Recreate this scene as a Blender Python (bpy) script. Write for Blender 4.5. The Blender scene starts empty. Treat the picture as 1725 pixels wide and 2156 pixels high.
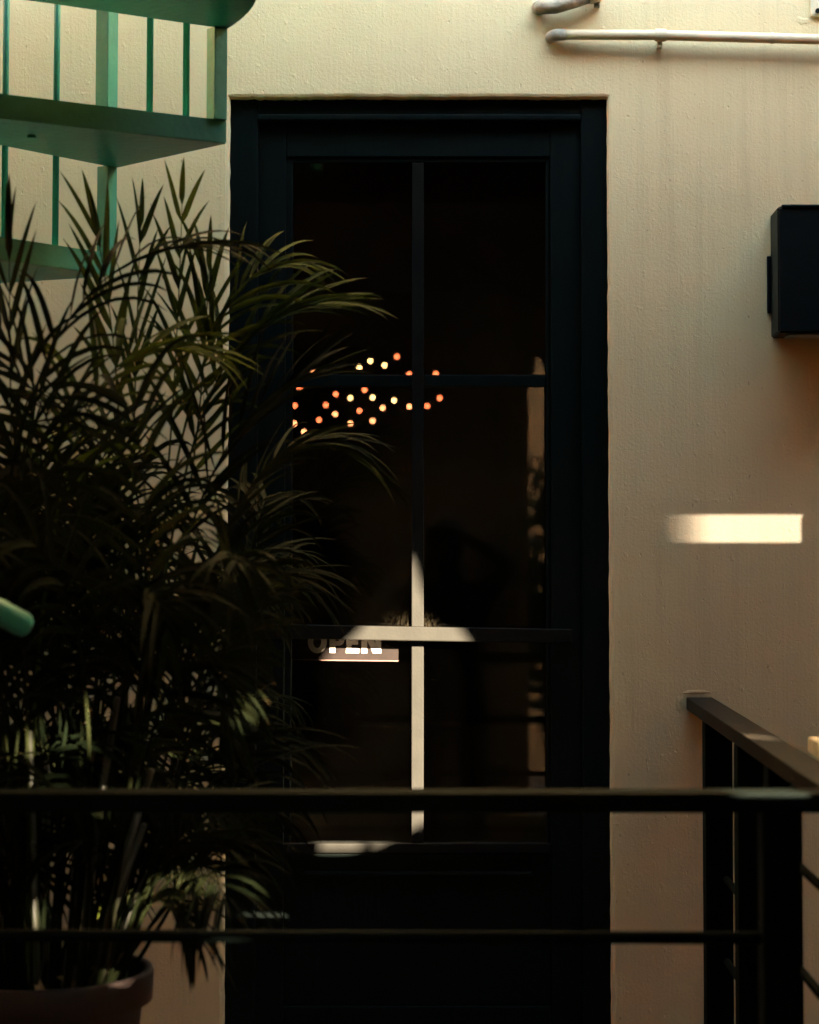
import bpy, bmesh, math, random
from mathutils import Vector, Matrix
random.seed(11)
sc = bpy.context.scene
COL = sc.collection

# ------------------------------------------------------------------ camera
# picture units: 1725 x 2156 over the frame; the wall's front face is Y = 0
F = 4500.0; VPX = 950.0; HOR = 1140.0; TANP = 0.05
CAM = Vector((0.0, -5.175, 1.22)); PITCH = math.atan(TANP)
PPX, PPY = VPX, HOR - F*TANP
cam = bpy.data.cameras.new('camera'); cam_o = bpy.data.objects.new('camera', cam); COL.objects.link(cam_o)
cam_o.location = CAM; cam_o.rotation_euler = (math.pi/2 + PITCH, 0, 0)
cam.sensor_fit = 'VERTICAL'; cam.sensor_height = 36.0; cam.lens = F/2156*36
cam.shift_x = -(PPX - 862.5)/2156; cam.shift_y = (PPY - 1078)/2156
cam.clip_start = 0.05; cam.clip_end = 200
cam.dof.use_dof = True; cam.dof.focus_distance = 5.0; cam.dof.aperture_fstop = 3.4
sc.camera = cam_o

def at(px, py, Y=0.0):
    u = (px - PPX)/F; v = (PPY - py)/F
    c, s = math.cos(PITCH), math.sin(PITCH)
    d = Vector((u, c - v*s, s + v*c))
    return CAM + d*((Y - CAM.y)/d.y)

# ------------------------------------------------------------------ sky and sun
SUN_EL, SUN_AZ = 14.0, 25.0          # low sun behind the viewer, to the right
te = math.tan(math.radians(SUN_EL))/math.cos(math.radians(SUN_AZ)); ta = math.tan(math.radians(SUN_AZ))
def to_sun(T, Ys):                    # where the ray from T to the sun crosses the plane Y = Ys
    k = T.y - Ys
    return Vector((T.x + k*ta, Ys, T.z + k*te))
world = bpy.data.worlds.new('World'); sc.world = world; world.use_nodes = True
wn = world.node_tree.nodes; wl = world.node_tree.links
bg = wn['Background']; sky = wn.new('ShaderNodeTexSky'); sky.sky_type = 'NISHITA'
sky.sun_disc = False; sky.sun_elevation = math.radians(SUN_EL); sky.sun_rotation = math.radians(180 - SUN_AZ)
sky.air_density = 1.5; sky.dust_density = 0.5; sky.ozone_density = 0.6
wl.new(sky.outputs[0], bg.inputs[0]); bg.inputs[1].default_value = 0.075
sun = bpy.data.lights.new('sun', 'SUN'); sun_o = bpy.data.objects.new('sun', sun); COL.objects.link(sun_o)
sun.energy = 4.2; sun.angle = math.radians(0.5); sun.color = (1.0, 0.80, 0.57)
e, a = math.radians(SUN_EL), math.radians(SUN_AZ)
S = Vector((math.sin(a)*math.cos(e), -math.cos(a)*math.cos(e), math.sin(e)))
sun_o.rotation_euler = (-S).to_track_quat('-Z', 'Y').to_euler(); sun_o.location = S*20
vs = sc.view_settings; vs.view_transform = 'Standard'; vs.look = 'None'; vs.gamma = 1; vs.use_curve_mapping = False
vs.exposure = 6.05
sc.render.engine = 'CYCLES'
sc.cycles.max_bounces = 10; sc.cycles.transparent_max_bounces = 24; sc.cycles.sample_clamp_indirect = 4

# ------------------------------------------------------------------ helpers
def tag(o, label=None, cat=None, group=None, kind=None):
    if label: o['label'] = label
    if cat: o['category'] = cat
    if group: o['group'] = group
    if kind: o['kind'] = kind
    return o
def link(name, bm, mat, parent=None, smooth=False):
    me = bpy.data.meshes.new(name); bm.normal_update(); bm.to_mesh(me); bm.free()
    if mat: me.materials.append(mat)
    if smooth:
        for p in me.polygons: p.use_smooth = True
    o = bpy.data.objects.new(name, me); COL.objects.link(o)
    if parent:
        o.parent = parent; o.matrix_parent_inverse = Matrix.Translation(-parent.location)
    return o
def empty(name, loc):
    o = bpy.data.objects.new(name, None); COL.objects.link(o); o.location = loc; o.empty_display_size = .1
    return o
def box(bm, lo, hi, bev=0.0, M=None, seg=2):
    x0, y0, z0 = lo; x1, y1, z1 = hi
    vs_ = [bm.verts.new(p) for p in ((x0,y0,z0),(x1,y0,z0),(x1,y1,z0),(x0,y1,z0),(x0,y0,z1),(x1,y0,z1),(x1,y1,z1),(x0,y1,z1))]
    fs = [bm.faces.new([vs_[i] for i in q]) for q in ((0,3,2,1),(4,5,6,7),(0,1,5,4),(1,2,6,5),(2,3,7,6),(3,0,4,7))]
    if bev:
        r = bmesh.ops.bevel(bm, geom=list({e for f in fs for e in f.edges}), offset=bev, segments=seg, affect='EDGES', profile=.6)
        vs_ = list({v for f in r['faces'] for v in f.verts} | {v for v in vs_ if v.is_valid})
    if M is not None: bmesh.ops.transform(bm, matrix=M, verts=[v for v in vs_ if v.is_valid])
def B(name, lo, hi, mat, parent=None, bev=0.003, M=None):
    bm = bmesh.new(); box(bm, lo, hi, bev, M); return link(name, bm, mat, parent)
def tube(bm, pts, r, n=12, cap=True, round_end=False):
    pts = [Vector(p) for p in pts]; rs = r if isinstance(r, (list, tuple)) else [r]*len(pts)
    if round_end:
        d = (pts[0]-pts[1]).normalized(); r0 = rs[0]
        ex = [pts[0]+d*r0*.55*math.sin(t) for t in (math.pi/2, 1.1, .55)]; er = [r0*.35, r0*.72, r0*.93]
        pts = ex+pts; rs = er+list(rs)
    up = None; rings = []
    for i, p in enumerate(pts):
        d = (pts[min(i+1, len(pts)-1)]-pts[max(i-1, 0)]).normalized()
        if up is None:
            up = d.orthogonal().normalized()
        up = (up - d*up.dot(d)).normalized(); w = d.cross(up)
        rings.append([bm.verts.new(p+(up*math.cos(2*math.pi*k/n)+w*math.sin(2*math.pi*k/n))*rs[i]) for k in range(n)])
    for A, Bq in zip(rings, rings[1:]):
        for k in range(n): bm.faces.new((A[k], A[(k+1)%n], Bq[(k+1)%n], Bq[k]))
    if cap:
        bm.faces.new(rings[0][::-1]); bm.faces.new(rings[-1])
def lathe(bm, prof, n=48, c=(0,0,0)):
    rings = []
    for r, z in prof:
        rings.append([bm.verts.new((c[0]+r*math.cos(2*math.pi*k/n), c[1]+r*math.sin(2*math.pi*k/n), c[2]+z)) for k in range(n)])
    for A, Bq in zip(rings, rings[1:]):
        for k in range(n): bm.faces.new((A[k], A[(k+1)%n], Bq[(k+1)%n], Bq[k]))
    return rings
def prism(bm, pts, z0, z1):            # plan polygon extruded upwards
    a_ = [bm.verts.new((p[0], p[1], z0)) for p in pts]; b_ = [bm.verts.new((p[0], p[1], z1)) for p in pts]
    n = len(pts)
    bm.faces.new(a_[::-1]); bm.faces.new(b_)
    for k in range(n): bm.faces.new((a_[k], a_[(k+1)%n], b_[(k+1)%n], b_[k]))
    bmesh.ops.recalc_face_normals(bm, faces=bm.faces[:])
def pierced(name, outer, holes, Y, thick, mat):      # upright board in the plane Y with real openings; points are (x, z)
    bm = bmesh.new(); edges = []
    for loop in [outer]+holes:
        v = [bm.verts.new((p[0], Y, p[1])) for p in loop]
        for k in range(len(v)): edges.append(bm.edges.new((v[k], v[(k+1)%len(v)])))
    bmesh.ops.triangle_fill(bm, use_beauty=True, use_dissolve=False, edges=edges)
    o = link(name, bm, mat)
    m = o.modifiers.new('thickness', 'SOLIDIFY'); m.thickness = thick; m.offset = 0
    return o

# ------------------------------------------------------------------ materials
def mat(name, col, rough=.6, metal=0, spec=.5, nscale=8, var=.15, bump=.0, bscale=60, stretch=(1,1,1), coat=0):
    m = bpy.data.materials.new(name); m.use_nodes = True
    n = m.node_tree.nodes; l = m.node_tree.links; p = n['Principled BSDF']
    p.inputs['Roughness'].default_value = rough; p.inputs['Metallic'].default_value = metal
    p.inputs['Specular IOR Level'].default_value = spec; p.inputs['Coat Weight'].default_value = coat
    tc = n.new('ShaderNodeTexCoord'); mp = n.new('ShaderNodeMapping'); mp.inputs['Scale'].default_value = stretch
    l.new(tc.outputs['Object'], mp.inputs['Vector'])
    t = n.new('ShaderNodeTexNoise'); t.inputs['Scale'].default_value = nscale; t.inputs['Detail'].default_value = 6
    l.new(mp.outputs[0], t.inputs['Vector'])
    r = n.new('ShaderNodeValToRGB'); r.color_ramp.elements[0].position = .3; r.color_ramp.elements[1].position = .7
    r.color_ramp.elements[0].color = (*[c*(1-var) for c in col], 1); r.color_ramp.elements[1].color = (*[min(1, c*(1+var)) for c in col], 1)
    l.new(t.outputs['Fac'], r.inputs[0]); l.new(r.outputs[0], p.inputs['Base Color'])
    if bump:
        t2 = n.new('ShaderNodeTexNoise'); t2.inputs['Scale'].default_value = bscale; t2.inputs['Detail'].default_value = 5
        l.new(mp.outputs[0], t2.inputs['Vector'])
        b = n.new('ShaderNodeBump'); b.inputs['Strength'].default_value = bump; b.inputs['Distance'].default_value = .004
        l.new(t2.outputs['Fac'], b.inputs['Height']); l.new(b.outputs[0], p.inputs['Normal'])
    return m

def plaster():
    m = bpy.data.materials.new('painted_plaster'); m.use_nodes = True
    n = m.node_tree.nodes; l = m.node_tree.links; p = n['Principled BSDF']
    p.inputs['Roughness'].default_value = .62; p.inputs['Specular IOR Level'].default_value = .3
    tc = n.new('ShaderNodeTexCoord')
    def mapping(s):
        q = n.new('ShaderNodeMapping'); q.inputs['Scale'].default_value = s; l.new(tc.outputs['Object'], q.inputs['Vector']); return q.outputs[0]
    def noise(s, scale, det=5, rough=.55):
        t = n.new('ShaderNodeTexNoise'); t.inputs['Scale'].default_value = scale; t.inputs['Detail'].default_value = det
        t.inputs['Roughness'].default_value = rough; l.new(mapping(s), t.inputs['Vector']); return t.outputs['Fac']
    def ramp(f, a0, a1, c0=(0,0,0,1), c1=(1,1,1,1)):
        r = n.new('ShaderNodeValToRGB'); r.color_ramp.elements[0].position = a0; r.color_ramp.elements[1].position = a1
        r.color_ramp.elements[0].color = c0; r.color_ramp.elements[1].color = c1; l.new(f, r.inputs[0]); return r.outputs[0]
    def mix(fac, A, Bc, mode='MIX'):
        x = n.new('ShaderNodeMix'); x.data_type = 'RGBA'; x.blend_type = mode
        if hasattr(fac, 'links'): l.new(fac, x.inputs[0])
        else: x.inputs[0].default_value = fac
        for s, v in ((x.inputs[6], A), (x.inputs[7], Bc)):
            if hasattr(v, 'links'): l.new(v, s)
            else: s.default_value = v
        return x.outputs[2]
    def mth(op, A, Bv):
        x = n.new('ShaderNodeMath'); x.operation = op
        for s, v in ((x.inputs[0], A), (x.inputs[1], Bv)):
            if hasattr(v, 'links'): l.new(v, s)
            else: s.default_value = v
        return x.outputs[0]
    base = ramp(noise((1,1,.6), 1.6), .3, .7, (.54,.425,.218,1), (.62,.50,.268,1))
    drip = ramp(noise((9,9,.35), 3.0, 6, .6), .50, .78)                # rain streaks
    lump = ramp(noise((1,1,1), 1.1, 3), .42, .65)
    c = mix(mth('MULTIPLY', mth('MULTIPLY', drip, lump), .34), base, (.27,.20,.11,1))
    spots = ramp(noise((1,1,.6), 95, 2, .4), .72, .78)                # chips and dirt specks
    c = mix(mth('MULTIPLY', spots, .55), c, (.11,.08,.05,1))
    l.new(c, p.inputs['Base Color'])
    streak = noise((55,55,1.6), 2.2, 5, .6)                           # vertical brush marks
    grain = noise((1,1,1), 130, 4, .6)
    blob = ramp(noise((1,1,.75), 58, 3, .5), .62, .80)                # raised drips and bubbles
    pits = ramp(noise((1,1,.7), 75, 2, .5), .70, .78)
    wave = noise((1,1,1), 5, 3, .5)
    h = mth('ADD', mth('ADD', mth('MULTIPLY', streak, .22), mth('MULTIPLY', grain, .42)),
            mth('ADD', mth('MULTIPLY', blob, .38), mth('ADD', mth('MULTIPLY', pits, -.6), mth('MULTIPLY', wave, 1.2))))
    b = n.new('ShaderNodeBump'); b.inputs['Strength'].default_value = .75; b.inputs['Distance'].default_value = .0034
    l.new(h, b.inputs['Height']); l.new(b.outputs[0], p.inputs['Normal'])
    return m

def glass():
    m = bpy.data.materials.new('dusty_glass'); m.use_nodes = True
    n = m.node_tree.nodes; l = m.node_tree.links; n.remove(n['Principled BSDF']); out = n['Material Output']
    tr = n.new('ShaderNodeBsdfTransparent'); tr.inputs[0].default_value = (.80,.84,.82,1)
    gl = n.new('ShaderNodeBsdfGlossy'); gl.inputs['Roughness'].default_value = .015
    fr = n.new('ShaderNodeFresnel'); fr.inputs[0].default_value = 1.6
    mx = n.new('ShaderNodeMixShader'); l.new(fr.outputs[0], mx.inputs[0]); l.new(tr.outputs[0], mx.inputs[1]); l.new(gl.outputs[0], mx.inputs[2])
    # dust: fine specks everywhere, thick in the corner above the push bar
    tc = n.new('ShaderNodeTexCoord')
    def noise(s, scale, a0, a1, det=4):
        q = n.new('ShaderNodeMapping'); q.inputs['Scale'].default_value = s; l.new(tc.outputs['Object'], q.inputs['Vector'])
        t = n.new('ShaderNodeTexNoise'); t.inputs['Scale'].default_value = scale; t.inputs['Detail'].default_value = det
        l.new(q.outputs[0], t.inputs['Vector'])
        r = n.new('ShaderNodeMapRange'); r.inputs[1].default_value = a0; r.inputs[2].default_value = a1; l.new(t.outputs['Fac'], r.inputs[0]); return r.outputs[0]
    def mth(op, A, Bv):
        x = n.new('ShaderNodeMath'); x.operation = op
        for s, v in ((x.inputs[0], A), (x.inputs[1], Bv)):
            if hasattr(v, 'links'): l.new(v, s)
            else: s.default_value = v
        return x.outputs[0]
    sx = n.new('ShaderNodeSeparateXYZ'); l.new(tc.outputs['Object'], sx.inputs[0])
    zb = at(870, 1318).z; xb = at(870, 1318).x
    def rng(v, a0, a1):
        r = n.new('ShaderNodeMapRange'); r.inputs[1].default_value = a0; r.inputs[2].default_value = a1; l.new(v, r.inputs[0]); return r.outputs[0]
    near = mth('MULTIPLY', mth('MULTIPLY', rng(sx.outputs[2], zb+.040, zb), rng(sx.outputs[2], zb-.06, zb-.01)), mth('MULTIPLY', rng(sx.outputs[0], xb-.10, xb), rng(sx.outputs[0], xb+.13, xb+.03)))
    grime = mth('MULTIPLY', mth('POWER', near, 1.8), noise((1,1,.4), 280, .40, .75, 6))
    speck = mth('MULTIPLY', noise((1,1,1), 260, .72, .78, 2), noise((1,1,1), 9, .45, .65))
    fac = mth('MINIMUM', mth('ADD', mth('ADD', mth('MULTIPLY', grime, .012), mth('MULTIPLY', speck, .012)), .00003), 1.0)
    df = n.new('ShaderNodeBsdfDiffuse'); df.inputs[0].default_value = (.55,.45,.28,1)
    m2 = n.new('ShaderNodeMixShader'); l.new(fac, m2.inputs[0]); l.new(mx.outputs[0], m2.inputs[1]); l.new(df.outputs[0], m2.inputs[2])
    l.new(m2.outputs[0], out.inputs[0])
    return m

def leaf_mat(name, c0, c1, trans=.3):
    m = bpy.data.materials.new(name); m.use_nodes = True
    n = m.node_tree.nodes; l = m.node_tree.links; p = n['Principled BSDF']; out = n['Material Output']
    p.inputs['Roughness'].default_value = .5; p.inputs['Specular IOR Level'].default_value = .02
    tc = n.new('ShaderNodeTexCoord'); t = n.new('ShaderNodeTexNoise'); t.inputs['Scale'].default_value = 7; t.inputs['Detail'].default_value = 5
    l.new(tc.outputs['Object'], t.inputs['Vector'])
    oi = n.new('ShaderNodeObjectInfo')
    ad = n.new('ShaderNodeMath'); ad.operation = 'MULTIPLY_ADD'; l.new(oi.outputs['Random'], ad.inputs[0]); ad.inputs[1].default_value = .35; l.new(t.outputs['Fac'], ad.inputs[2])
    r = n.new('ShaderNodeValToRGB'); r.color_ramp.elements[0].position = .45; r.color_ramp.elements[1].position = .95
    r.color_ramp.elements[0].color = (*c0, 1); r.color_ramp.elements[1].color = (*c1, 1)
    l.new(ad.outputs[0], r.inputs[0])
    # dry tan tips (uv.x runs along each leaflet)
    uv = n.new('ShaderNodeUVMap'); sx = n.new('ShaderNodeSeparateXYZ'); l.new(uv.outputs[0], sx.inputs[0])
    mr = n.new('ShaderNodeMapRange'); mr.inputs[1].default_value = .88; mr.inputs[2].default_value = 1.0; l.new(sx.outputs[0], mr.inputs[0])
    mx = n.new('ShaderNodeMix'); mx.data_type = 'RGBA'; l.new(mr.outputs[0], mx.inputs[0]); l.new(r.outputs[0], mx.inputs[6]); mx.inputs[7].default_value = (.030,.020,.008,1)
    l.new(mx.outputs[2], p.inputs['Base Color'])
    tl = n.new('ShaderNodeBsdfTranslucent'); l.new(mx.outputs[2], tl.inputs[0])
    ms = n.new('ShaderNodeMixShader'); ms.inputs[0].default_value = trans
    l.new(p.outputs[0], ms.inputs[1]); l.new(tl.outputs[0], ms.inputs[2]); l.new(ms.outputs[0], out.inputs[0])
    # ribs along the leaflet (uv.y runs across)
    w = n.new('ShaderNodeTexWave'); w.inputs['Scale'].default_value = 3.2; w.bands_direction = 'Y'; l.new(uv.outputs[0], w.inputs['Vector'])
    b = n.new('ShaderNodeBump'); b.inputs['Strength'].default_value = .35; b.inputs['Distance'].default_value = .001; l.new(w.outputs['Fac'], b.inputs['Height']); l.new(b.outputs[0], p.inputs['Normal'])
    return m
def emit(name, col, s):
    m = bpy.data.materials.new(name); m.use_nodes = True
    n = m.node_tree.nodes; l = m.node_tree.links
    em = n.new('ShaderNodeEmission'); em.inputs[0].default_value = (*col, 1); em.inputs[1].default_value = s
    n.remove(n['Principled BSDF']); l.new(em.outputs[0], n['Material Output'].inputs[0]); return m

M_wall = plaster()
M_door = mat('black_door_paint', (.0006,.0025,.0018), .6, nscale=14, var=.3, bump=.25, bscale=90, stretch=(1,1,.15), spec=.06)
M_bar = mat('dark_painted_metal', (.0056,.0055,.0046), .5, nscale=20, var=.12, bump=.08, bscale=160, spec=.03)
M_green = mat('green_gloss_paint', (.032,.19,.135), .42, spec=.25, nscale=10, var=.12, bump=.35, bscale=55)
M_rail = mat('dark_railing_paint', (.0014,.0026,.0021), .65, nscale=25, var=.3, bump=.2, bscale=90, spec=.02)
M_railtop = mat('lit_rail_paint', (.0090,.0072,.0050), .55, nscale=25, var=.35, bump=.25, bscale=90, stretch=(1,.15,1), spec=.05)  # rail paint lightened and browned to carry the light on the return rail
M_black = mat('black_fitting', (.0012,.0035,.0036), .5, nscale=25, var=.2, bump=.15, bscale=200, spec=.1)
M_lens = mat('frosted_lens', (.16,.16,.15), .5, nscale=30, var=.1)
M_pipe = mat('painted_pipe', (.53,.44,.27), .55, nscale=9, var=.10, bump=.3, bscale=40)
M_grime = mat('grimy_pipe', (.22,.20,.14), .7, nscale=22, var=.75, bump=.8, bscale=70)
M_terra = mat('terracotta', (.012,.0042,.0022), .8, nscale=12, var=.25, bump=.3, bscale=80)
M_soil = mat('potting_soil', (.02,.014,.01), .95, nscale=60, var=.5, bump=1, bscale=90)
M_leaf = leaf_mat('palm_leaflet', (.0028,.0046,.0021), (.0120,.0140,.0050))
M_leaf_lit = leaf_mat('lit_palm_leaflet', (.008,.018,.006), (.058,.072,.012))  # lighter copy of the leaflet colour: top light painted into the outline fronds
M_stem = mat('palm_stem', (.014,.015,.007), .5, nscale=20, var=.4, bump=.3, bscale=70, stretch=(1,1,.2))
M_dry = mat('dry_sheath', (.20,.13,.06), .7, nscale=30, var=.4, bump=.5, bscale=80)
M_conc = mat('concrete', (.06,.024,.005), .85, nscale=6, var=.2, bump=.4, bscale=50)
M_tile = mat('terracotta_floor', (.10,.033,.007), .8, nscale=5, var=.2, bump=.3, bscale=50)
M_brown = mat('brown_render', (.34,.115,.02), .85, nscale=3, var=.25, bump=.4, bscale=40)
M_rear = mat('dark_render', (.34,.29,.245), .85, nscale=3, var=.25, bump=.4, bscale=40)
M_ochre = mat('ochre_render', (.20,.10,.035), .85, nscale=3, var=.2, bump=.4, bscale=40)
M_mask = mat('sun_mask_board', (.014,.010,.007), .7, nscale=8, var=.3, bump=.4, bscale=40, stretch=(1,1,.1))
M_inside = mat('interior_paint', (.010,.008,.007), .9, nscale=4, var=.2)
M_plate = mat('black_acrylic', (.0052,.0026,.0024), .35, spec=.1, nscale=40, var=.25)
M_vinyl = mat('white_vinyl', (.26,.225,.20), .6, nscale=40, var=.05)
M_acrylic = mat('acrylic_edge', (.06,.026,.02), .35, nscale=50, var=.1)
M_block = mat('pale_block', (.33,.27,.19), .7, nscale=30, var=.35, bump=.4, bscale=90)
M_brass = mat('worn_steel', (.45,.42,.36), .35, metal=1, nscale=40, var=.2)
M_glass = glass()

# ------------------------------------------------------------------ setting: ground, floors, light-gap slab
def structure(o): tag(o, kind='structure'); return o
bm = bmesh.new(); box(bm, (-40,-60,-1.2), (40,30,-.45)); structure(link('ground', bm, M_conc))
bm = bmesh.new(); box(bm, (-3.2,-2.05,-.6), (2.2,.16,0), .01); structure(link('landing_floor', bm, M_tile))
SLAB = 3.02
bm = bmesh.new()
prism(bm, [(-3.2,-.70),(-.30,-.68),(.25,-.80),(.55,-1.02),(2.0,-.92),(2.2,-.85),(2.2,-2.2),(4.8,-2.2),(4.8,-6.0),(-3.2,-6.0)], SLAB, SLAB+.25)
structure(link('light_gap_slab', bm, M_conc))  # added overhead; gap edge shaped to grade skylight down the wall
bm = bmesh.new()
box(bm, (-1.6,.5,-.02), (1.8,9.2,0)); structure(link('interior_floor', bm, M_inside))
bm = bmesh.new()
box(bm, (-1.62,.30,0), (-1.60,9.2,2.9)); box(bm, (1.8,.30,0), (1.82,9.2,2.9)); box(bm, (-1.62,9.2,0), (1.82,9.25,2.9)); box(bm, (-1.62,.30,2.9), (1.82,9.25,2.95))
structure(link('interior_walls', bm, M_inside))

# ------------------------------------------------------------------ plaster wall with the door opening
TL, TR = at(484, 205), at(1279, 207)
BL, BR = at(471, 2156), at(1288, 2156)
XL0, XR0, ZT = TL.x, TR.x, (TL.z+TR.z)/2
def xl(z): return XL0 + (BL.x-XL0)*(ZT-z)/(ZT-BL.z)
def xr(z): return XR0 + (BR.x-XR0)*(ZT-z)/(ZT-BR.z)
bm = bmesh.new()
X0, X1, Z0, Z1 = -3.2, 2.2, 0.0, 4.2
rnd = random.Random(5)
def jag(s=1.0): return rnd.uniform(-.0011, .0011)*s
edge = []
N = 90
for i in range(N+1):
    z = Z0+(ZT-Z0)*i/N; edge.append((xl(z)+jag(), z))
corner_l = len(edge)-1
M_ = 110
for i in range(1, M_):
    x = XL0+(XR0-XL0)*i/M_; edge.append((x, ZT+jag(1.1)+.0006*math.sin(x*19)))
edge.append((XR0, ZT)); corner_r = len(edge)-1
for i in range(N-1, -1, -1):
    z = Z0+(ZT-Z0)*i/N; edge.append((xr(z)+jag(), z))
def out_pt(i):
    x, z = edge[i]
    if i < corner_l: return (X0, z)
    if i <= corner_r:
        t = (i-corner_l)/(corner_r-corner_l)
        return (X0+(X1-X0)*t, Z1)
    return (X1, z)
def nrm(i):
    if i < corner_l: return (-1, 0)
    if i == corner_l: return (-.7, .7)
    if i < corner_r: return (0, 1)
    if i == corner_r: return (.7, .7)
    return (1, 0)
rows = []
for off, y in ((None, 0), (.010, 0), (.004, .0022), (.0008, .007), (0, .013), (0, .16)):
    row = []
    for i in range(len(edge)):
        if off is None: x, z = out_pt(i)
        else:
            nx, nz = nrm(i); x, z = edge[i][0]+nx*off, edge[i][1]+nz*off
        row.append(bm.verts.new((x, y, z)))
    rows.append(row)
cl = bm.verts.new((X0, 0, Z1)); cr = bm.verts.new((X1, 0, Z1))
for A, Bq in zip(rows, rows[1:]):
    for i in range(len(edge)-1): 
        f = bm.faces.new((A[i], A[i+1], Bq[i+1], Bq[i]))
bm.faces.new((rows[0][corner_l-1], cl, rows[0][corner_l])) if False else None
bmesh.ops.recalc_face_normals(bm, faces=bm.faces[:])
wall = link('plaster_wall', bm, M_wall)
tag(wall, 'cream painted plaster wall with brush marks and rain stains around the dark door', 'wall')
# the block of masonry behind the skin
bm = bmesh.new()
yb = .16
for q in (((X0, .02), (XL0-.05, Z1)), ((XR0+.05, .02), (X1, Z1)), ((XL0-.05, ZT+.03), (XR0+.05, Z1))):
    box(bm, (q[0][0], .02, q[0][1] if q[0][1] > 1 else 0), (q[1][0], .30, q[1][1]))
link('masonry', bm, M_conc, wall)

def mortar(px, py, rx, rz, seed):        # rough patch of mortar left proud of the wall
    r = random.Random(seed); c = at(px, py); bm = bmesh.new(); n = 26; rings = []
    ph = [r.uniform(0, 6.3) for _ in range(4)]
    for t, y in ((1.0, .0008), (.80, -.0004), (.50, -.0009), (.25, -.0010)):
        ring = []
        for k in range(n):
            a = 2*math.pi*k/n; q = 1+.16*math.sin(2*a+ph[0])+.12*math.sin(3*a+ph[1])+.08*math.sin(5*a+ph[2])+r.uniform(-.05,.05)
            ring.append(bm.verts.new((c.x+rx*t*q*math.cos(a), y+r.uniform(-.0004,.0004), c.z+rz*t*q*math.sin(a))))
        rings.append(ring)
    for A, Bq in zip(rings, rings[1:]):
        for k in range(n): bm.faces.new((A[k], Bq[k], Bq[(k+1)%n], A[(k+1)%n]))
    bm.faces.new(rings[-1]); bmesh.ops.recalc_face_normals(bm, faces=bm.faces[:])
    link('mortar_patch', bm, M_wall, wall, True)
mortar(1468, 1457, .034, .006, 3); mortar(1432, 1482, .012, .026, 4); mortar(1152, 66, .016, .020, 5); mortar(1128, 12, .016, .016, 6); mortar(1690, 44, .018, .012, 7)

# ------------------------------------------------------------------ glazed door
YF, YL, YG = .022, .040, .062        # frame front, leaf front, glass
door = empty('glazed_door', ((XL0+XR0)/2, YF, 0)); tag(door, 'tall black glazed door with sunlit centre bar and horizontal push bar', 'door')
def rect(x0, y0, x1, y1, Y):
    A, Bq = at(x0, y0, Y), at(x1, y1, Y); return A.x, Bq.x, Bq.z, A.z
def slab(name, px0, py0, px1, py1, y0, y1, m=M_door, bev=.003, floor=False):
    xa, xb, za, zb = rect(px0, py0, px1, py1, y0)
    return B(name, (xa, y0, 0.0 if floor else za), (xb, y1, zb), m, door, bev)
zt_leaf = at(540, 255, YL).z
xo, xi = at(470, 1200, YF).x-.01, at(540, 1200, YF).x
B('jamb', (XL0-.035, YF, 0), (xi, .15, ZT+.02), M_door, door, .004)
B('jamb', (at(1226, 1200, YF).x, YF, 0), (XR0+.035, .15, ZT+.02), M_door, door, .004)
B('door_head', (xi+.0005, YF+.004, zt_leaf), (at(1226, 1200, YF).x-.0005, .15, ZT+.02), M_door, door, .004)
slab('lintel_bead', 542, 240, 1224, 253, YF-.006, YF+.004, bev=.004)
gl0, gl1 = 600, 1160                  # glazed opening
zg0 = 330
xL, xGl = at(541, 1000, YL).x, at(gl0, 1000, YL).x
xGr, xR = at(gl1, 1000, YL).x, at(1225, 1000, YL).x
ztop, zgl = zt_leaf-.003, at(600, zg0, YL).z
ledge0, ledge1 = 1776, 1797
B('stile', (xL, YL, .01), (xGl, .085, ztop), M_door, door)
B('stile', (xGr, YL, .01), (xR, .085, ztop), M_door, door)
B('top_rail', (xGl+.0005, YL+.002, zgl), (xGr-.0005, .085, ztop), M_door, door)
# glazing bead just inside the stiles
for nm, x0, y0, x1, y1 in (('glazing_bead', 600, 330, 612, 1775), ('glazing_bead', 1149, 330, 1160, 1775), ('glazing_bead', 613, 330, 1148, 342)):
    slab(nm, x0, y0, x1, y1, YL+.008, .085, bev=.003)
slab('mullion', 868, 343, 892, ledge0-1, YL+.004, .082, M_bar, .0015)
slab('glazing_bar', 613, 789, 867, 814, YL+.006, .082, M_door, .002)
slab('glazing_bar', 893, 789, 1148, 814, YL+.006, .082, M_door, .002)
slab('ledge', 601, ledge0, 1159, ledge1, YL-.004, .085, M_bar, .003)
zp = at(870, ledge1+1, YL).z
B('kick_panel', (xGl+.0005, YL+.012, .10), (xGr-.0005, .075, zp-.0005), M_door, door)
slab('panel_moulding', 640, 1835, 1120, 1846, YL+.002, YL+.0118, bev=.004)
B('bottom_rail', (xGl+.0005, YL+.001, .01), (xGr-.0005, .085, .0995), M_door, door)
for x0, x1, y0, y1 in ((613,867,343,788),(893,1148,343,788),(613,867,815,1775),(893,1148,815,1775)):
    xa, xb, za, zb = rect(x0, y0, x1, y1, YG)
    bm = bmesh.new()
    q = [bm.verts.new(p) for p in ((xa,YG,za),(xb,YG,za),(xb,YG,zb),(xa,YG,zb))]; bm.faces.new(q)
    link('pane', bm, M_glass, door)
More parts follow.
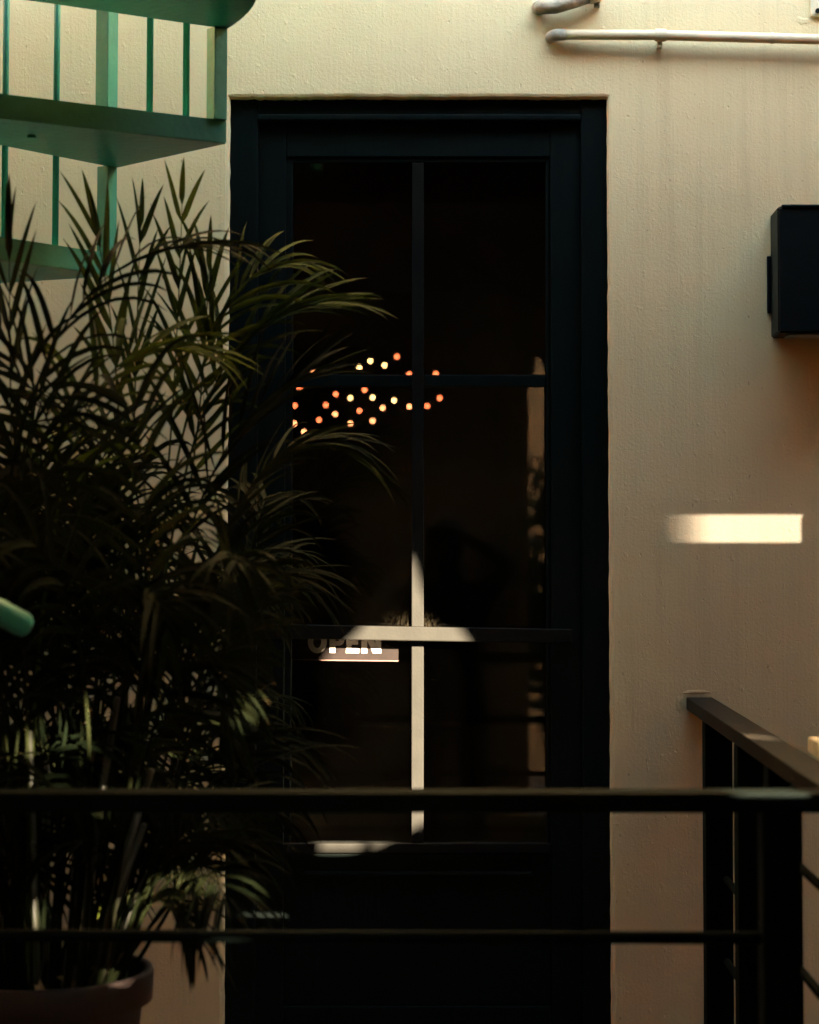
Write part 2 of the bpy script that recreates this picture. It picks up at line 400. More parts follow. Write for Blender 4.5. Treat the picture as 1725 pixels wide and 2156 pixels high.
# push bar: flat bar standing off the leaf, dropping slightly to the right
pa0, pa1 = at(560, 1314, -.018), at(1206, 1325, -.018)
thk = (at(870, 1318, -.018).z - at(870, 1348, -.018).z)
bm = bmesh.new(); Lb = (pa1-pa0).length; ang = math.atan2(pa1.z-pa0.z, pa1.x-pa0.x)
box(bm, (0, 0, -thk), (Lb, .016, 0), .003, Matrix.Translation(pa0) @ Matrix.Rotation(-ang, 4, 'Y'), 3)
pb = link('push_bar', bm, M_bar, door)
for px in (572, 1190):
    c = at(px, 1334 + (px-880)*.017, -.002)
    B('bracket', (c.x-.012, -.002, c.z-.012), (c.x+.012, YL-.0005, c.z+.012), M_bar, pb, .003)
c = at(1196, 1340, -.0205)
bm = bmesh.new(); tube(bm, [(c.x, -.0186, c.z), (c.x, -.0215, c.z)], .006, 14); link('bolt', bm, M_bar, pb)
c = at(556, 1459, YL)
bm = bmesh.new(); tube(bm, [(c.x, YL-.007, c.z), (c.x, YL-.0003, c.z)], .011, 20); lk = link('lock_cylinder', bm, M_bar, door)
B('keyhole', (c.x-.0012, YL-.0085, c.z-.005), (c.x+.0012, YL-.0072, c.z+.005), M_black, lk, 0)
c = at(551, 1311, YL)
bm = bmesh.new(); tube(bm, [(c.x-.014, YL-.006, c.z), (c.x+.012, YL-.006, c.z)], .0042, 12); link('latch_pin', bm, M_brass, door)

# ------------------------------------------------------------------ OPEN sign hanging inside the glass
YS = .074
sx0, sx1, sz0, sz1 = rect(612, 1318, 839, 1390, YS)
sign = empty('open_sign', ((sx0+sx1)/2, YS, sz0)); tag(sign, 'small black sign with white letters OPEN hanging behind the glass', 'sign')
ps = (at(839, 1391, YS).x-at(612, 1390, YS).x)
tilt = Matrix.Translation(Vector((sx0, YS, sz0))) @ Matrix.Rotation(.010, 4, 'Y')
W, H = sx1-sx0, sz1-sz0
bm = bmesh.new(); box(bm, (0, 0, .0022), (W, .003, H), .0004, tilt, 1); link('plate', bm, M_plate, sign)
bm = bmesh.new(); box(bm, (0, -.0006, -.0004), (W, .0034, .0021), 0, tilt); link('plate_edge', bm, M_acrylic, sign)
def letter(polys, px0, px1, name='letter'):
    xa, xb = at(px0, 1350, YS).x-sx0, at(px1, 1350, YS).x-sx0
    zb = at(0, 1373.5, YS).z-sz0; zt = at(0, 1328, YS).z-sz0
    bm = bmesh.new()
    for loops in polys:
        es = []
        for loop in loops:
            v = [bm.verts.new((xa+(xb-xa)*p[0], -.0008, zb+(zt-zb)*p[1])) for p in loop]
            es += [bm.edges.new((v[k], v[(k+1)%len(v)])) for k in range(len(v))]
        bmesh.ops.triangle_fill(bm, use_beauty=True, edges=es)
    bmesh.ops.transform(bm, matrix=tilt, verts=bm.verts[:])
    o = link(name, bm, M_vinyl, sign); md = o.modifiers.new('t', 'SOLIDIFY'); md.thickness = .0005; return o
def ell(cx, cy, rx, ry, n=28): return [(cx+rx*math.cos(2*math.pi*k/n), cy+ry*math.sin(2*math.pi*k/n)) for k in range(n)]
letter([[ell(.5,.5,.5,.53), ell(.5,.5,.215,.29)]], 648, 688)
def arc(cx, cy, rx, ry, a0, a1, n=12): return [(cx+rx*math.cos(a0+(a1-a0)*k/n), cy+ry*math.sin(a0+(a1-a0)*k/n)) for k in range(n+1)]
letter([[[(0,0),(.38,0),(.38,.33)]+arc(.60,.665,.40,.335,-math.pi/2,math.pi/2)+[(0,1)],
         [(.38,.54)]+arc(.55,.665,.12,.125,-math.pi/2,math.pi/2,6)+[(.38,.79)]]], 694, 726)
letter([[[(0,0),(1,0),(1,.22),(.42,.22),(.42,.39),(.92,.39),(.92,.61),(.42,.61),(.42,.78),(1,.78),(1,1),(0,1)]]], 729, 756)
letter([[[(0,0),(.29,0),(.29,.58),(.60,0),(1,0),(1,1),(.71,1),(.71,.44),(.40,1),(0,1)]]], 761, 802.5)

# ------------------------------------------------------------------ fairy lights inside
lights = empty('string_lights', (-.6, 4.4, 1.9)); tag(lights, 'string of small glowing warm bulbs seen through the dark glass', 'string lights')
M_b = [emit('bulb_cream', (1.0,.52,.20), .42), emit('bulb_orange', (1.0,.17,.06), .32), emit('bulb_peach', (1.0,.30,.12), .40)]
bulbs = [(757,774,0),(780,760,0),(810,769,0),(836,751,1),(660,786,2),(631,817,1),(862,788,1),(918,787,1),(707,830,1),(768,821,1),(738,838,0),(785,837,0),
         (830,843,0),(806,859,2),(862,856,2),(757,865,1),(706,872,2),(785,886,2),(621,854,1),(686,853,1),(738,892,2),(620,892,2),(640,909,2),(926,838,1),(900,855,1),(672,884,1)]
YB = 6.8
bm0 = bmesh.new(); bmesh.ops.create_uvsphere(bm0, u_segments=12, v_segments=8, radius=.0055)
me_b = []
for i in range(3):
    me = bpy.data.meshes.new('bulb'); bm0.to_mesh(me); me.materials.append(M_b[i]); me_b.append(me)
bm0.free()
for i, (px, py, k) in enumerate(bulbs):
    o = bpy.data.objects.new('bulb', me_b[k]); COL.objects.link(o); o.parent = lights
    o.location = at(px, py, YB + rnd.uniform(-.15, .15)) - lights.location
    o.scale = (1, 1, 1.25)
def wire(idx):
    pts = [at(bulbs[i][0], bulbs[i][1], YB) + Vector((0, 0, .012)) for i in idx]
    bm = bmesh.new(); tube(bm, pts, .0015, 5); link('wire', bm, M_black, lights)
wire([4,0,1,2,3,7]); wire([5,8,9,11,12,14,24,23]); wire([18,19,10,15,13,14]); wire([22,21,16,25,20,17,13])
# wire end fixed to the interior ceiling
bm = bmesh.new(); tube(bm, [at(660,786,YB)+Vector((0,0,.012)), (at(640,700,YB).x, YB, 2.9)], .0015, 5); link('wire', bm, M_black, lights)

# ------------------------------------------------------------------ spiral staircase (green)
C = Vector((-1.415, -1.29)); R = 1.12; STEP = 21.0; RISE = .245
Zb = at(476, 304, -.673).z           # underside of the tread with the visible corner
stair = empty('spiral_staircase', (C.x, C.y, 0)); tag(stair, 'green painted steel spiral staircase with boxed treads at upper left', 'staircase')
bm = bmesh.new(); tube(bm, [(C.x, C.y, 0), (C.x, C.y, 3.9)], .06, 24); link('centre_column', bm, M_green, stair, True)
def pol(deg, r, z=0): return Vector((C.x+r*math.cos(math.radians(deg)), C.y+r*math.sin(math.radians(deg)), z))
A0 = 33.0
def tread(k):
    z0 = Zb + RISE*k; a0 = A0 - STEP*k; a1 = a0+STEP
    n = 8 if k >= 1 else 1
    ro = [pol(a0+(a1-a0)*i/n, R*((.93+.07*(i/n)**.55) if k >= 1 else 1.0)) for i in range(n+1)]
    pts = [pol(a0, .055)]+ro+[pol(a1, .055)]
    bm = bmesh.new(); prism(bm, [(p.x, p.y) for p in pts], z0, z0+.050)
    bmesh.ops.bevel(bm, geom=bm.edges[:], offset=.002, segments=2, affect='EDGES')
    o = link('tread', bm, M_green, stair)
    c = pol((a0+a1)/2, .75, z0)
    bm = bmesh.new(); tube(bm, [c+Vector((0,0,.002)), c-Vector((0,0,.006))], .009, 10); link('bolt', bm, M_green, o)
    return o
for k in range(-8, 4): tread(k)
def post(deg, z0, z1, w=.032, r=R-.02, name='post'):
    p = pol(deg, r)
    Mx = Matrix.Translation((p.x, p.y, 0)) @ Matrix.Rotation(math.radians(deg+6), 4, 'Z')
    bm = bmesh.new(); box(bm, (-w/2, -w/2, z0), (w/2, w/2, z1), .002, Mx); link(name, bm, M_green, stair)
def rod(deg, z0, z1, r=.0075, rr=R-.02):
    p = pol(deg, rr); bm = bmesh.new(); tube(bm, [(p.x, p.y, z0), (p.x, p.y, z1)], r, 12); link('baluster', bm, M_green, stair, True)
for k in range(-8, 3):
    zt = Zb+RISE*k+.05; a0 = A0-STEP*k
    # square post at each shared corner, from this tread's front corner up to the handrail
    post(a0+.4, zt-.001, Zb+RISE*(k+1)+.001)
    post(a0+STEP+.6, zt-.001, zt+1.0, .036)
    for t in ((.343, .676) if k >= 0 else (.40, .75)): rod(a0+STEP*t, zt-.001, zt+1.0)
hr = [pol(A0-STEP*k+STEP*.5, R-.02, Zb+RISE*k+1.05) for k in [x*.25 for x in range(-33, 19)]]
bm = bmesh.new(); tube(bm, hr, .021, 14); link('handrail', bm, M_green, stair, True)
# lower guard tube whose rounded end shows at the left edge of the picture
g0 = at(48, 1314, -1.80); g1 = at(-60, 1258, -1.86); g2 = at(-420, 1120, -1.95)
bm = bmesh.new(); tube(bm, [g0, g0.lerp(g1, .5), g1, g1.lerp(g2, .5), g2, (C.x-.3, C.y-.8, 1.42), (C.x, C.y, 1.5)], .020, 20, round_end=True)
link('guard_tube', bm, M_green, stair, True)

# ------------------------------------------------------------------ wall light, pipes, bracket
wlx0 = at(1622, 453).x; wz1 = at(1622, 453).z; wz0 = at(1619, 713).z
YW = -.145
lamp = empty('wall_light', (wlx0+.1, 0, (wz0+wz1)/2)); tag(lamp, 'black box wall light on the plaster right of the door', 'wall light')
fx0 = at(1638, 560, YW).x; fz1 = at(1640, 435, YW).z; fz0 = at(1640, 700, YW).z
bm = bmesh.new()
Wd = .21
va = [bm.verts.new(p) for p in ((wlx0,-.001,wz0),(wlx0+Wd,-.001,wz0),(wlx0+Wd,-.001,wz1),(wlx0,-.001,wz1),(fx0,YW,fz0),(fx0+Wd*.97,YW,fz0),(fx0+Wd*.97,YW,fz1),(fx0,YW,fz1))]
for q in ((0,1,2,3),(7,6,5,4),(0,4,5,1),(1,5,6,2),(2,6,7,3),(3,7,4,0)): bm.faces.new([va[i] for i in q])
bmesh.ops.recalc_face_normals(bm, faces=bm.faces[:])
bmesh.ops.bevel(bm, geom=bm.edges[:], offset=.004, segments=3, affect='EDGES')
link('housing', bm, M_black, lamp)
zt = fz0
bm = bmesh.new(); box(bm, (wlx0+.026, YW+.03, zt-.004), (wlx0+Wd-.02, -.03, zt-.0003), .002); link('lens', bm, M_lens, lamp)
bm = bmesh.new(); box(bm, (wlx0+.006, YW-.004, fz1-.003), (wlx0+Wd+.008, -.002, fz1+.005), .003); link('top_cap', bm, M_black, lamp)
gz0, gz1 = at(1618, 660).z, at(1618, 540).z
B('gasket', (wlx0-.010, -.012, gz0), (wlx0-.0005, -.0005, gz1), M_black, lamp, .003)

p0 = at(1172, 73, -.028); p1 = at(1390, 74, -.032); p2 = at(1725, 83, -.034); p2 = p1+(p2-p1)*3.2
rp = .0125
pipe = empty('water_pipe', p1); tag(pipe, 'cream painted pipe running right from a grimy wall end under the ceiling', 'pipe')
pts = [p0+(p1-p0)*.03, p1, p2]
bm = bmesh.new(); tube(bm, pts, rp, 20); link('tube', bm, M_pipe, pipe, True)
bm = bmesh.new(); tube(bm, [Vector((p0.x-.014, -.001, p0.z-.002)), Vector((p0.x-.010, -.012, p0.z-.001)), Vector((p0.x-.003, -.024, p0.z)), p0+(p1-p0)*.02, p0+(p1-p0)*.09], [rp*1.1, rp*1.2, rp*1.18, rp*1.15, rp*1.12], 18); link('elbow', bm, M_grime, pipe, True)
bm = bmesh.new(); tube(bm, [p1-Vector((.012,0,0)), p1+Vector((.014,0,0))], rp+.003, 20)
box(bm, (p1.x-.006, -.03, p1.z-rp-.016), (p1.x+.006, -.001, p1.z-rp+.001), .002); link('clip', bm, M_pipe, pipe)
bm = bmesh.new(); tube(bm, [p1.lerp(p2, .22)-Vector((.004,0,0)), p1.lerp(p2, .22)+Vector((.004,0,0))], rp+.0012, 20); link('joint', bm, M_pipe, pipe)
q0 = at(1140, 14, -.03); q1 = at(1200, 3, -.04); q2 = at(1262, -16, -.03)
spout = empty('drain_spout', q1); tag(spout, 'mouldy stub of pipe at the top edge above the long pipe', 'pipe')
bm = bmesh.new(); tube(bm, [Vector((q0.x-.006, -.001, q0.z+.004)), q0, q0.lerp(q1, .5)+Vector((0,0,-.004)), q1, q1.lerp(q2, .6)], [.017,.019,.020,.020,.019], 20); link('tube', bm, M_grime, spout, True)
bm = bmesh.new(); tube(bm, [q1.lerp(q2, .60), q2], [.022,.021], 20); link('collar', bm, M_pipe, spout, True)
B('clip', (q2.x-.012, -.02, at(1250, 18).z), (q2.x+.003, -.0005, at(1250, -6).z), M_grime, spout, .003)
c = at(1724, 20)
brk = B('wall_bracket', (c.x-.022, -.012, c.z-.020), (c.x+.08, -.0005, c.z+.09), M_pipe, None, .006)
brk.location = (0,0,0); tag(brk, 'painted metal bracket plate bolted at the top right corner', 'bracket')
c = at(1722, 23, -.014)
bm = bmesh.new(); tube(bm, [(c.x, -.018, c.z), (c.x, -.0125, c.z)], .006, 12); link('bolt', bm, M_black, brk)

# ------------------------------------------------------------------ landing railing
ZR = .845; XA, XB = .567, .630; YR = -1.93
rail = empty('landing_railing', (XA, YR, 0)); tag(rail, 'dark metal railing crossing the foreground and returning to the wall at right', 'railing')
B('top_rail', (XA, YR+.032, ZR-.030), (XB, .012, ZR), M_railtop, rail, .003)
B('top_rail', (-2.4, YR-.032, ZR-.030), (XB+.02, YR+.0315, ZR), M_rail, rail, .005)
for z in (.648, .468, .287, .11):
    bm = bmesh.new(); tube(bm, [(XA+.047, YR, z), (XA+.047, -.34, z)], .008, 10); link('mid_rail', bm, M_rail, rail, True)
fp = at(1641, 1900, YR).x
for z in (.635, .45, .265, .09):
    bm = bmesh.new(); tube(bm, [(-2.4, YR, z), (fp, YR, z-.010)], .0095, 12); link('mid_rail', bm, M_rail, rail, True)
for y in (-.34, -.88, -1.29, YR):
    B('post', (XA+.001, y-.030, 0), (XB-.001, y+.030, ZR-.0303), M_rail, rail, .003)
B('post', (fp-.028, YR-.029, 0), (fp+.028, YR+.029, ZR-.0303), M_rail, rail, .003)
B('post', (-2.4, YR-.029, 0), (-2.34, YR+.029, ZR-.0303), M_rail, rail, .003)
c = at(1679, 1655, YR-.03)
B('bracket', (c.x-.002, YR+.02, ZR+.0002), (c.x+.0015, YR+.028, ZR+.015), M_rail, rail, 0)
cb = at(1697, 1590, -1.35)
blk = B('wooden_block', (cb.x, -1.62, ZR+.0003), (cb.x+.05, -1.37, ZR+.030), M_block, None, .004)
tag(blk, 'small pale weathered block resting on the dark railing at right edge', 'block')

# ------------------------------------------------------------------ terracotta pot and palm
YP = -1.30
pc = at(90, 2040, YP); ZP = pc.z
pot = empty('plant_pot', (pc.x, YP, 0)); tag(pot, 'round terracotta pot at lower left holding the palm', 'plant pot')
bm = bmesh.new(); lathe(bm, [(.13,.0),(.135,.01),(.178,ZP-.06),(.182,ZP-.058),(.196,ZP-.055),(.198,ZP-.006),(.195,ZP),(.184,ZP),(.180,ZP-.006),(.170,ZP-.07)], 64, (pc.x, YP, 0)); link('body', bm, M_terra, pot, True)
bm = bmesh.new(); r_ = lathe(bm, [(.172,ZP-.058),(.09,ZP-.045),(.01,ZP-.040)], 40, (pc.x, YP, 0)); bm.faces.new(r_[-1]); link('soil', bm, M_soil, pot)

palm = empty('palm_plant', (pc.x, YP, ZP-.045)); tag(palm, 'bushy potted palm with arching feathery fronds in front of the door', 'plant')
prnd = random.Random(23)
def bez(P, t):
    P = [p.copy() for p in P]
    while len(P) > 1: P = [a.lerp(b, t) for a, b in zip(P, P[1:])]
    return P[0]
def leaflet(bm, uvl, root, d, side_n, L, w, droop, twist):
    d = d.normalized(); n = side_n - d*side_n.dot(d); n.normalize()
    n = (Matrix.Rotation(twist, 4, d) @ n.to_4d()).to_3d() if False else (Matrix.Rotation(twist, 3, d) @ n)
    b = d.cross(n).normalized()
    K = 7; rows = []; p = root.copy(); dd = d.copy()
    for i in range(K+1):
        t = i/K
        wt = w*(min(1, t*5+.18))*(1-t**2.6)**.8 if t < 1 else 0
        fold = n*(wt*.30)
        bb = dd.cross(n).normalized()
        if i == K: rows.append([(bm.verts.new(p), (1, .5))])
        else: rows.append([(bm.verts.new(p-bb*wt*.5+fold), (t, 0)), (bm.verts.new(p), (t, .5)), (bm.verts.new(p+bb*wt*.5+fold), (t, 1))])
        dd = (dd + Vector((0,0,-1))*droop/K*(.4+1.6*t)).normalized()
        p = p + dd*(L/K)
    def face(vs_):
        f = bm.faces.new([v for v, _ in vs_]); f.smooth = True
        for lp, (_, u) in zip(f.loops, vs_): lp[uvl].uv = u
    for A, Bq in zip(rows, rows[1:]):
        if len(Bq) == 3:
            face((A[0], A[1], Bq[1], Bq[0])); face((A[1], A[2], Bq[2], Bq[1]))
        else:
            face((A[0], A[1], Bq[0])); face((A[1], A[2], Bq[0]))
def frond(P, start=.40, count=15, L=.20, w=.0125, open_=55, droop=.5, vshape=.5, tip=True, rs=.0045, who=None, m=None):
    """one pinnate leaf: bezier rachis P with leaflets on both sides"""
    P = [Vector(p) for p in P]; N_ = 22
    pts = [bez(P, i/N_) for i in range(N_+1)]
    bm = bmesh.new(); uvl = bm.loops.layers.uv.new('UVMap')
    tube(bm, pts, [rs*(1-.82*(i/N_)) for i in range(N_+1)], 6)
    up0 = Vector((prnd.uniform(-.3,.3), prnd.uniform(-.9,-.2), 1)).normalized()
    for i in range(count):
        t = start+(1-start)*(i+.3)/count
        root = bez(P, t); d = (bez(P, min(1, t+.02))-bez(P, t-.02)).normalized()
        up = (up0 - d*up0.dot(d)).normalized() if abs(up0.dot(d)) < .97 else d.orthogonal().normalized()
        side = d.cross(up).normalized()
        rel = (i+.5)/count
        for s in (-1, 1):
            if prnd.random() < .06: continue
            o_ = math.radians(open_*(1-.55*rel)+prnd.uniform(-9, 9))
            dirv = d*math.cos(o_)+side*s*math.sin(o_)+up*(vshape*math.sin(o_)*prnd.uniform(.5, 1.2))
            l_ = L*(.62+.55*math.sin(math.pi*min(1, .18+rel*.72)))*prnd.uniform(.85, 1.12)
            leaflet(bm, uvl, root+d*prnd.uniform(-.008,.008), dirv, up, l_, w*prnd.uniform(.75, 1.15), droop*prnd.uniform(.4, 1.5), prnd.uniform(-.6, .6))
    if tip: 
        d = (pts[-1]-pts[-2]).normalized()
        leaflet(bm, uvl, pts[-1]-d*.01, d, up0, L*.7, w, droop, 0)
    return link('frond', bm, m or M_leaf, who or palm)
def pf(specs, Ys): return [at(x, y, Y) for (x, y), Y in zip(specs, Ys)]
base = lambda dx=0, dy=0: Vector((pc.x+dx, YP+dy, ZP-.05))
# the fronds that give the palm its outline: rachis points read off the picture
key = [
 # upright ones against the wall
 (dict(start=.62, count=7, L=.15, open_=26, droop=.38, vshape=.3), [(250,2030),(275,1300),(280,900),(296,470)], (-1.25,-1.15,-1.05,-1.0)),
 (dict(start=.66, count=7, L=.14, open_=26, droop=.38, vshape=.3), [(230,2040),(330,1400),(370,900),(384,420)], (-1.25,-1.15,-1.05,-1.0)),
 (dict(start=.70, count=6, L=.17, open_=18, droop=.35, vshape=.2), [(200,2040),(250,1300),(290,900),(200,470)], (-1.25,-1.15,-1.1,-1.1)),
 (dict(start=.60, count=9, L=.17, open_=30, droop=.4, vshape=.4), [(180,2040),(380,1300),(430,900),(440,560)], (-1.2,-1.1,-1.0,-.95)),
 (dict(start=.60, count=6, L=.16, open_=20, droop=.2, vshape=.2), [(60,2040),(30,1300),(20,900),(20,480)], (-1.35,-1.3,-1.3,-1.3)),
 # arches to the right over the door frame
 (dict(start=.50, count=15, L=.20, open_=34, droop=.65, vshape=.3), [(240,2030),(360,1100),(380,640),(690,640)], (-1.2,-1.1,-1.0,-.95)),
 (dict(start=.52, count=13, L=.19, open_=36, droop=1.0, vshape=.35), [(220,2030),(330,1050),(420,560),(590,560)], (-1.2,-1.1,-1.0,-.9)),
 (dict(start=.50, count=14, L=.19, open_=40, droop=.4, vshape=.5), [(230,2030),(330,1250),(420,860),(650,800)], (-1.25,-1.2,-1.15,-1.1)),
 (dict(start=.48, count=15, L=.18, open_=38, droop=.8, vshape=.2), [(250,2030),(380,1200),(540,830),(740,960)], (-1.2,-1.05,-.95,-.9)),
 (dict(start=.46, count=13, L=.18, open_=45, droop=.9, vshape=.2), [(250,2030),(380,1500),(500,1100),(640,1230)], (-1.2,-1.05,-.95,-.9)),
 # arch from the left across the stair
 (dict(start=.45, count=13, L=.20, open_=38, droop=.95, vshape=.35), [(-60,2000),(-40,900),(80,500),(470,510)], (-1.5,-1.45,-1.35,-1.2)),
 (dict(start=.45, count=14, L=.20, open_=45, droop=1.0, vshape=.35), [(60,2030),(60,1100),(150,640),(420,740)], (-1.4,-1.35,-1.3,-1.2)),
 (dict(start=.45, count=14, L=.19, open_=45, droop=1.0, vshape=.35), [(120,2030),(160,1000),(60,620),(-120,640)], (-1.35,-1.35,-1.35,-1.4)),
 (dict(start=.45, count=14, L=.19, open_=50, droop=1.0, vshape=.35), [(160,2030),(200,1100),(130,700),(-60,780)], (-1.35,-1.35,-1.35,-1.4)),
 # low ones near the pot and rail
 (dict(start=.40, count=11, L=.16, open_=45, droop=.8, vshape=.2), [(270,2030),(330,1800),(400,1680),(500,1800)], (-1.4,-1.4,-1.4,-1.4)),
 (dict(start=.40, count=10, L=.15, open_=45, droop=1.1, vshape=.1), [(270,2030),(300,1900),(330,1840),(400,1960)], (-1.45,-1.45,-1.45,-1.5)),
 (dict(start=.40, count=11, L=.17, open_=45, droop=.9, vshape=.2), [(270,2030),(360,1700),(450,1480),(600,1560)], (-1.3,-1.25,-1.2,-1.15)),
 (dict(start=.50, count=9, L=.16, open_=40, droop=.9, vshape=.2), [(260,2030),(330,1700),(400,1440),(450,1500)], (-1.2,-1.15,-1.1,-1.05)),
]
for i, (kw, pp, yy) in enumerate(key): frond(pf(pp, yy), m=M_leaf_lit if i in (0,1,2,3,5,6,11) else None, **kw)
# the mass of darker fronds filling the plant
for i in range(104):
    bx = prnd.uniform(-.13, .13); by = prnd.uniform(-.12, .12)
    hgt = prnd.uniform(.22, .95) if i % 3 else prnd.uniform(.85, 1.15); ang = prnd.uniform(0, 2*math.pi); reach = prnd.uniform(.15, .50)*(.7+.5*(1-hgt)); yo = prnd.uniform(.30, .75) if i > 83 else prnd.uniform(-.05, .45) if i % 2 else prnd.uniform(-.15, .1)
    dx, dy = math.cos(ang)*reach, math.sin(ang)*reach*.75
    if i % 3 == 0 and dx > 0: dx *= -.8
    if dx > .2: dx = .2+(dx-.2)*.35
    b0 = base(bx, by)
    top = b0+Vector((bx*1.6+dx*.35, by+dy*.3+yo*.7, hgt*.95))
    tipp = b0+Vector((bx*1.6+dx*1.25, by+dy*1.1+yo, hgt*prnd.uniform(.62, 1.0)))
    tipp.y = max(-1.78, min(-.12, tipp.y)); tipp.x = min(tipp.x, pc.x+.36)
    frond([b0, b0.lerp(top, .5)+Vector((bx*.5,0,.05)), top+Vector((0,0,.08)), tipp], start=prnd.uniform(.36,.5), count=prnd.randint(13,18), L=prnd.uniform(.14,.21),
          w=prnd.uniform(.009,.0145), open_=prnd.uniform(38,58), droop=prnd.uniform(.7,1.7), vshape=prnd.uniform(.1,.6))
for i in range(14):                    # canes rising out of the soil
    bx = prnd.uniform(-.11, .12); by = prnd.uniform(-.1, .1); b0 = base(bx, by)
    bm = bmesh.new(); h = prnd.uniform(.25, .55)
    tube(bm, [b0, b0+Vector((bx*.3, by*.2, h*.5)), b0+Vector((bx*.9, by*.6, h))], [.010,.008,.005], 8); link('cane', bm, M_stem, palm, True)
bm = bmesh.new(); uvl = bm.loops.layers.uv.new('UVMap')
for i in range(7):
    b0 = base(prnd.uniform(.0,.12), prnd.uniform(-.1,-.02))+Vector((0,0,.005))
    leaflet(bm, uvl, b0, Vector((prnd.uniform(-1,1), prnd.uniform(-1,.2), prnd.uniform(.5,1.4))), Vector((0,-1,.4)), prnd.uniform(.06,.11), .018, 1.6, prnd.uniform(-1,1))
link('dry_sheath', bm, M_dry, palm)

# ------------------------------------------------------------------ surroundings that shape the light
# added screen, out of view; gaps cut to shape the sun on door and rail
YSC = -3.50
def hole(T_pts, Y): 
    q = [to_sun(p, Y) for p in T_pts]; return [(p.x, p.z) for p in q]
door_patch = [at(x, y, YL) for x, y in ((672,1790),(680,1420),(703,1368),(728,1347),(768,1300),(868,1165),(884,1215),(905,1275),(945,1333),(967,1364),(985,1420),(985,1692),(892,1733),(805,1775),(779,1786),(790,1752),(776,1752),(758,1788),(722,1791))]
h_door = hole(door_patch, YSC)
rp_c = to_sun(Vector((.598, -1.06, ZR)), YSC)
x_r = max(q[0] for q in h_door)+.006
h_rail = [(x_r, rp_c.z-.020), (rp_c.x+.040, rp_c.z-.020), (rp_c.x+.040, rp_c.z+.020), (x_r, rp_c.z+.020)]
fr0, fr1 = to_sun(Vector((at(1480,1668,YR).x, YR, ZR)), YSC), to_sun(Vector((at(1680,1668,YR).x, YR, ZR)), YSC)
h_front = [(fr0.x, fr0.z-.012), (fr1.x, fr1.z-.012), (fr1.x, fr1.z+.010), (fr0.x, fr0.z+.010)]
s0 = to_sun(at(1395, 1160), YSC); s1 = to_sun(at(1760, 1060), YSC)
h_strip = [(s0.x, s0.z), (s1.x, s0.z), (s1.x, s1.z), (s0.x, s1.z)]
scr = pierced('sun_mask_screen', [(1.06,-.62),(4.6,-.62),(4.6,SLAB-.01),(1.06,SLAB-.01)], [h_door, h_rail, h_front, h_strip], YSC, .012, M_mask)
tag(scr, 'added unseen dark screen with gaps cut to shape the sun on door and railing', 'screen')
# added board, out of view; its slot shapes the sun strip on the wall
YS2 = -1.02
a0_, a1_ = to_sun(at(1380, 1143), YS2), to_sun(at(1688, 1083), YS2)
h2 = [(a0_.x, a0_.z), (a1_.x, a0_.z), (a1_.x, a1_.z-.006), (a1_.x+.006, a1_.z-.004), (a1_.x+.006, a1_.z), (a0_.x, a1_.z)]
sl = pierced('sun_slot_mask', [(.92,.9),(2.19,.9),(2.19,2.1),(.92,2.1)], [h2], YS2, .008, M_mask)
for x_ in (.95, 2.14):
    B('post', (x_-.02, YS2+.006, -.62), (x_+.02, YS2+.046, 2.1), M_mask, sl, .002)
tag(sl, 'added unseen dark board whose slot shapes the sun strip on the wall', 'screen')
# added wall behind the viewer; blocks the sun, openings cut to dapple the palm
YW2 = -6.0
def small(px, py, Y, w, h, sk=0):
    c = to_sun(at(px, py, Y), YW2); return [(c.x-w/2-sk, c.z-h/2), (c.x+w/2-sk, c.z-h/2), (c.x+w/2+sk, c.z+h/2), (c.x-w/2+sk, c.z+h/2)]
dap = [small(x_, y_, Y_, w_, h_, k_) for x_, y_, Y_, w_, h_, k_ in (
    (222,1500,-1.60,.032,.072,-.014), (112,1525,-1.60,.030,.030,0), (162,1622,-1.60,.018,.042,-.005), (290,1655,-1.55,.026,.022,0), (408,1858,-1.50,.050,.028,0), (312,1908,-1.5,.048,.018,0),
    (470,1885,-1.45,.036,.026,0), (150,1910,-1.55,.020,.036,-.004), (442,1545,-1.3,.028,.028,0), (250,2050,-1.42,.05,.011,0))]
for i_, h_ in enumerate(dap):
    for g_ in dap[:i_]:
        if min(q[0] for q in h_) < max(q[0] for q in g_)+.005 and max(q[0] for q in h_) > min(q[0] for q in g_)-.005 and min(q[1] for q in h_) < max(q[1] for q in g_)+.005 and max(q[1] for q in h_) > min(q[1] for q in g_)-.005: raise ValueError('openings overlap')
door_gap = [(.41,-.2),(.62,-.2),(.62,2.10),(.57,2.22),(.50,2.12),(.46,2.2),(.41,2.02)]
def grow(T_pts, m, l=None):
    q = [to_sun(p, YW2) for p in T_pts]; x0 = min(p.x for p in q); x1 = max(p.x for p in q); z0 = min(p.z for p in q); z1 = max(p.z for p in q)
    return [(x0-(m if l is None else l), z0-m), (x1+m, z0-m), (x1+m, z1+m), (x0-(m if l is None else l), z1+m)]
def off(pts, m):                       # polygon pushed outwards by m from its middle
    cx = sum(p[0] for p in pts)/len(pts); cz = sum(p[1] for p in pts)/len(pts)
    return [(cx+(x-cx)*(1+m/max(.05, math.hypot(x-cx, z-cz))), cz+(z-cz)*(1+m/max(.05, math.hypot(x-cx, z-cz)))) for x, z in pts]
d_out = hole([at(x, y, YL) for x, y in ((672,1797),(680,1420),(728,1347),(868,1165),(967,1340),(1050,1400),(1050,1692),(892,1740),(805,1785),(722,1799))], YW2)
f_a, f_b = to_sun(Vector((at(1470,1668,YR).x, YR, ZR)), YW2), to_sun(Vector((.66, -1.06, ZR)), YW2)
suns = [[(max(2.31, x_), z_) for x_, z_ in off(d_out, .045)]]
suns.append([(2.31, 1.925), (2.465, 1.925), (2.465, 2.0), (2.31, 2.0)])
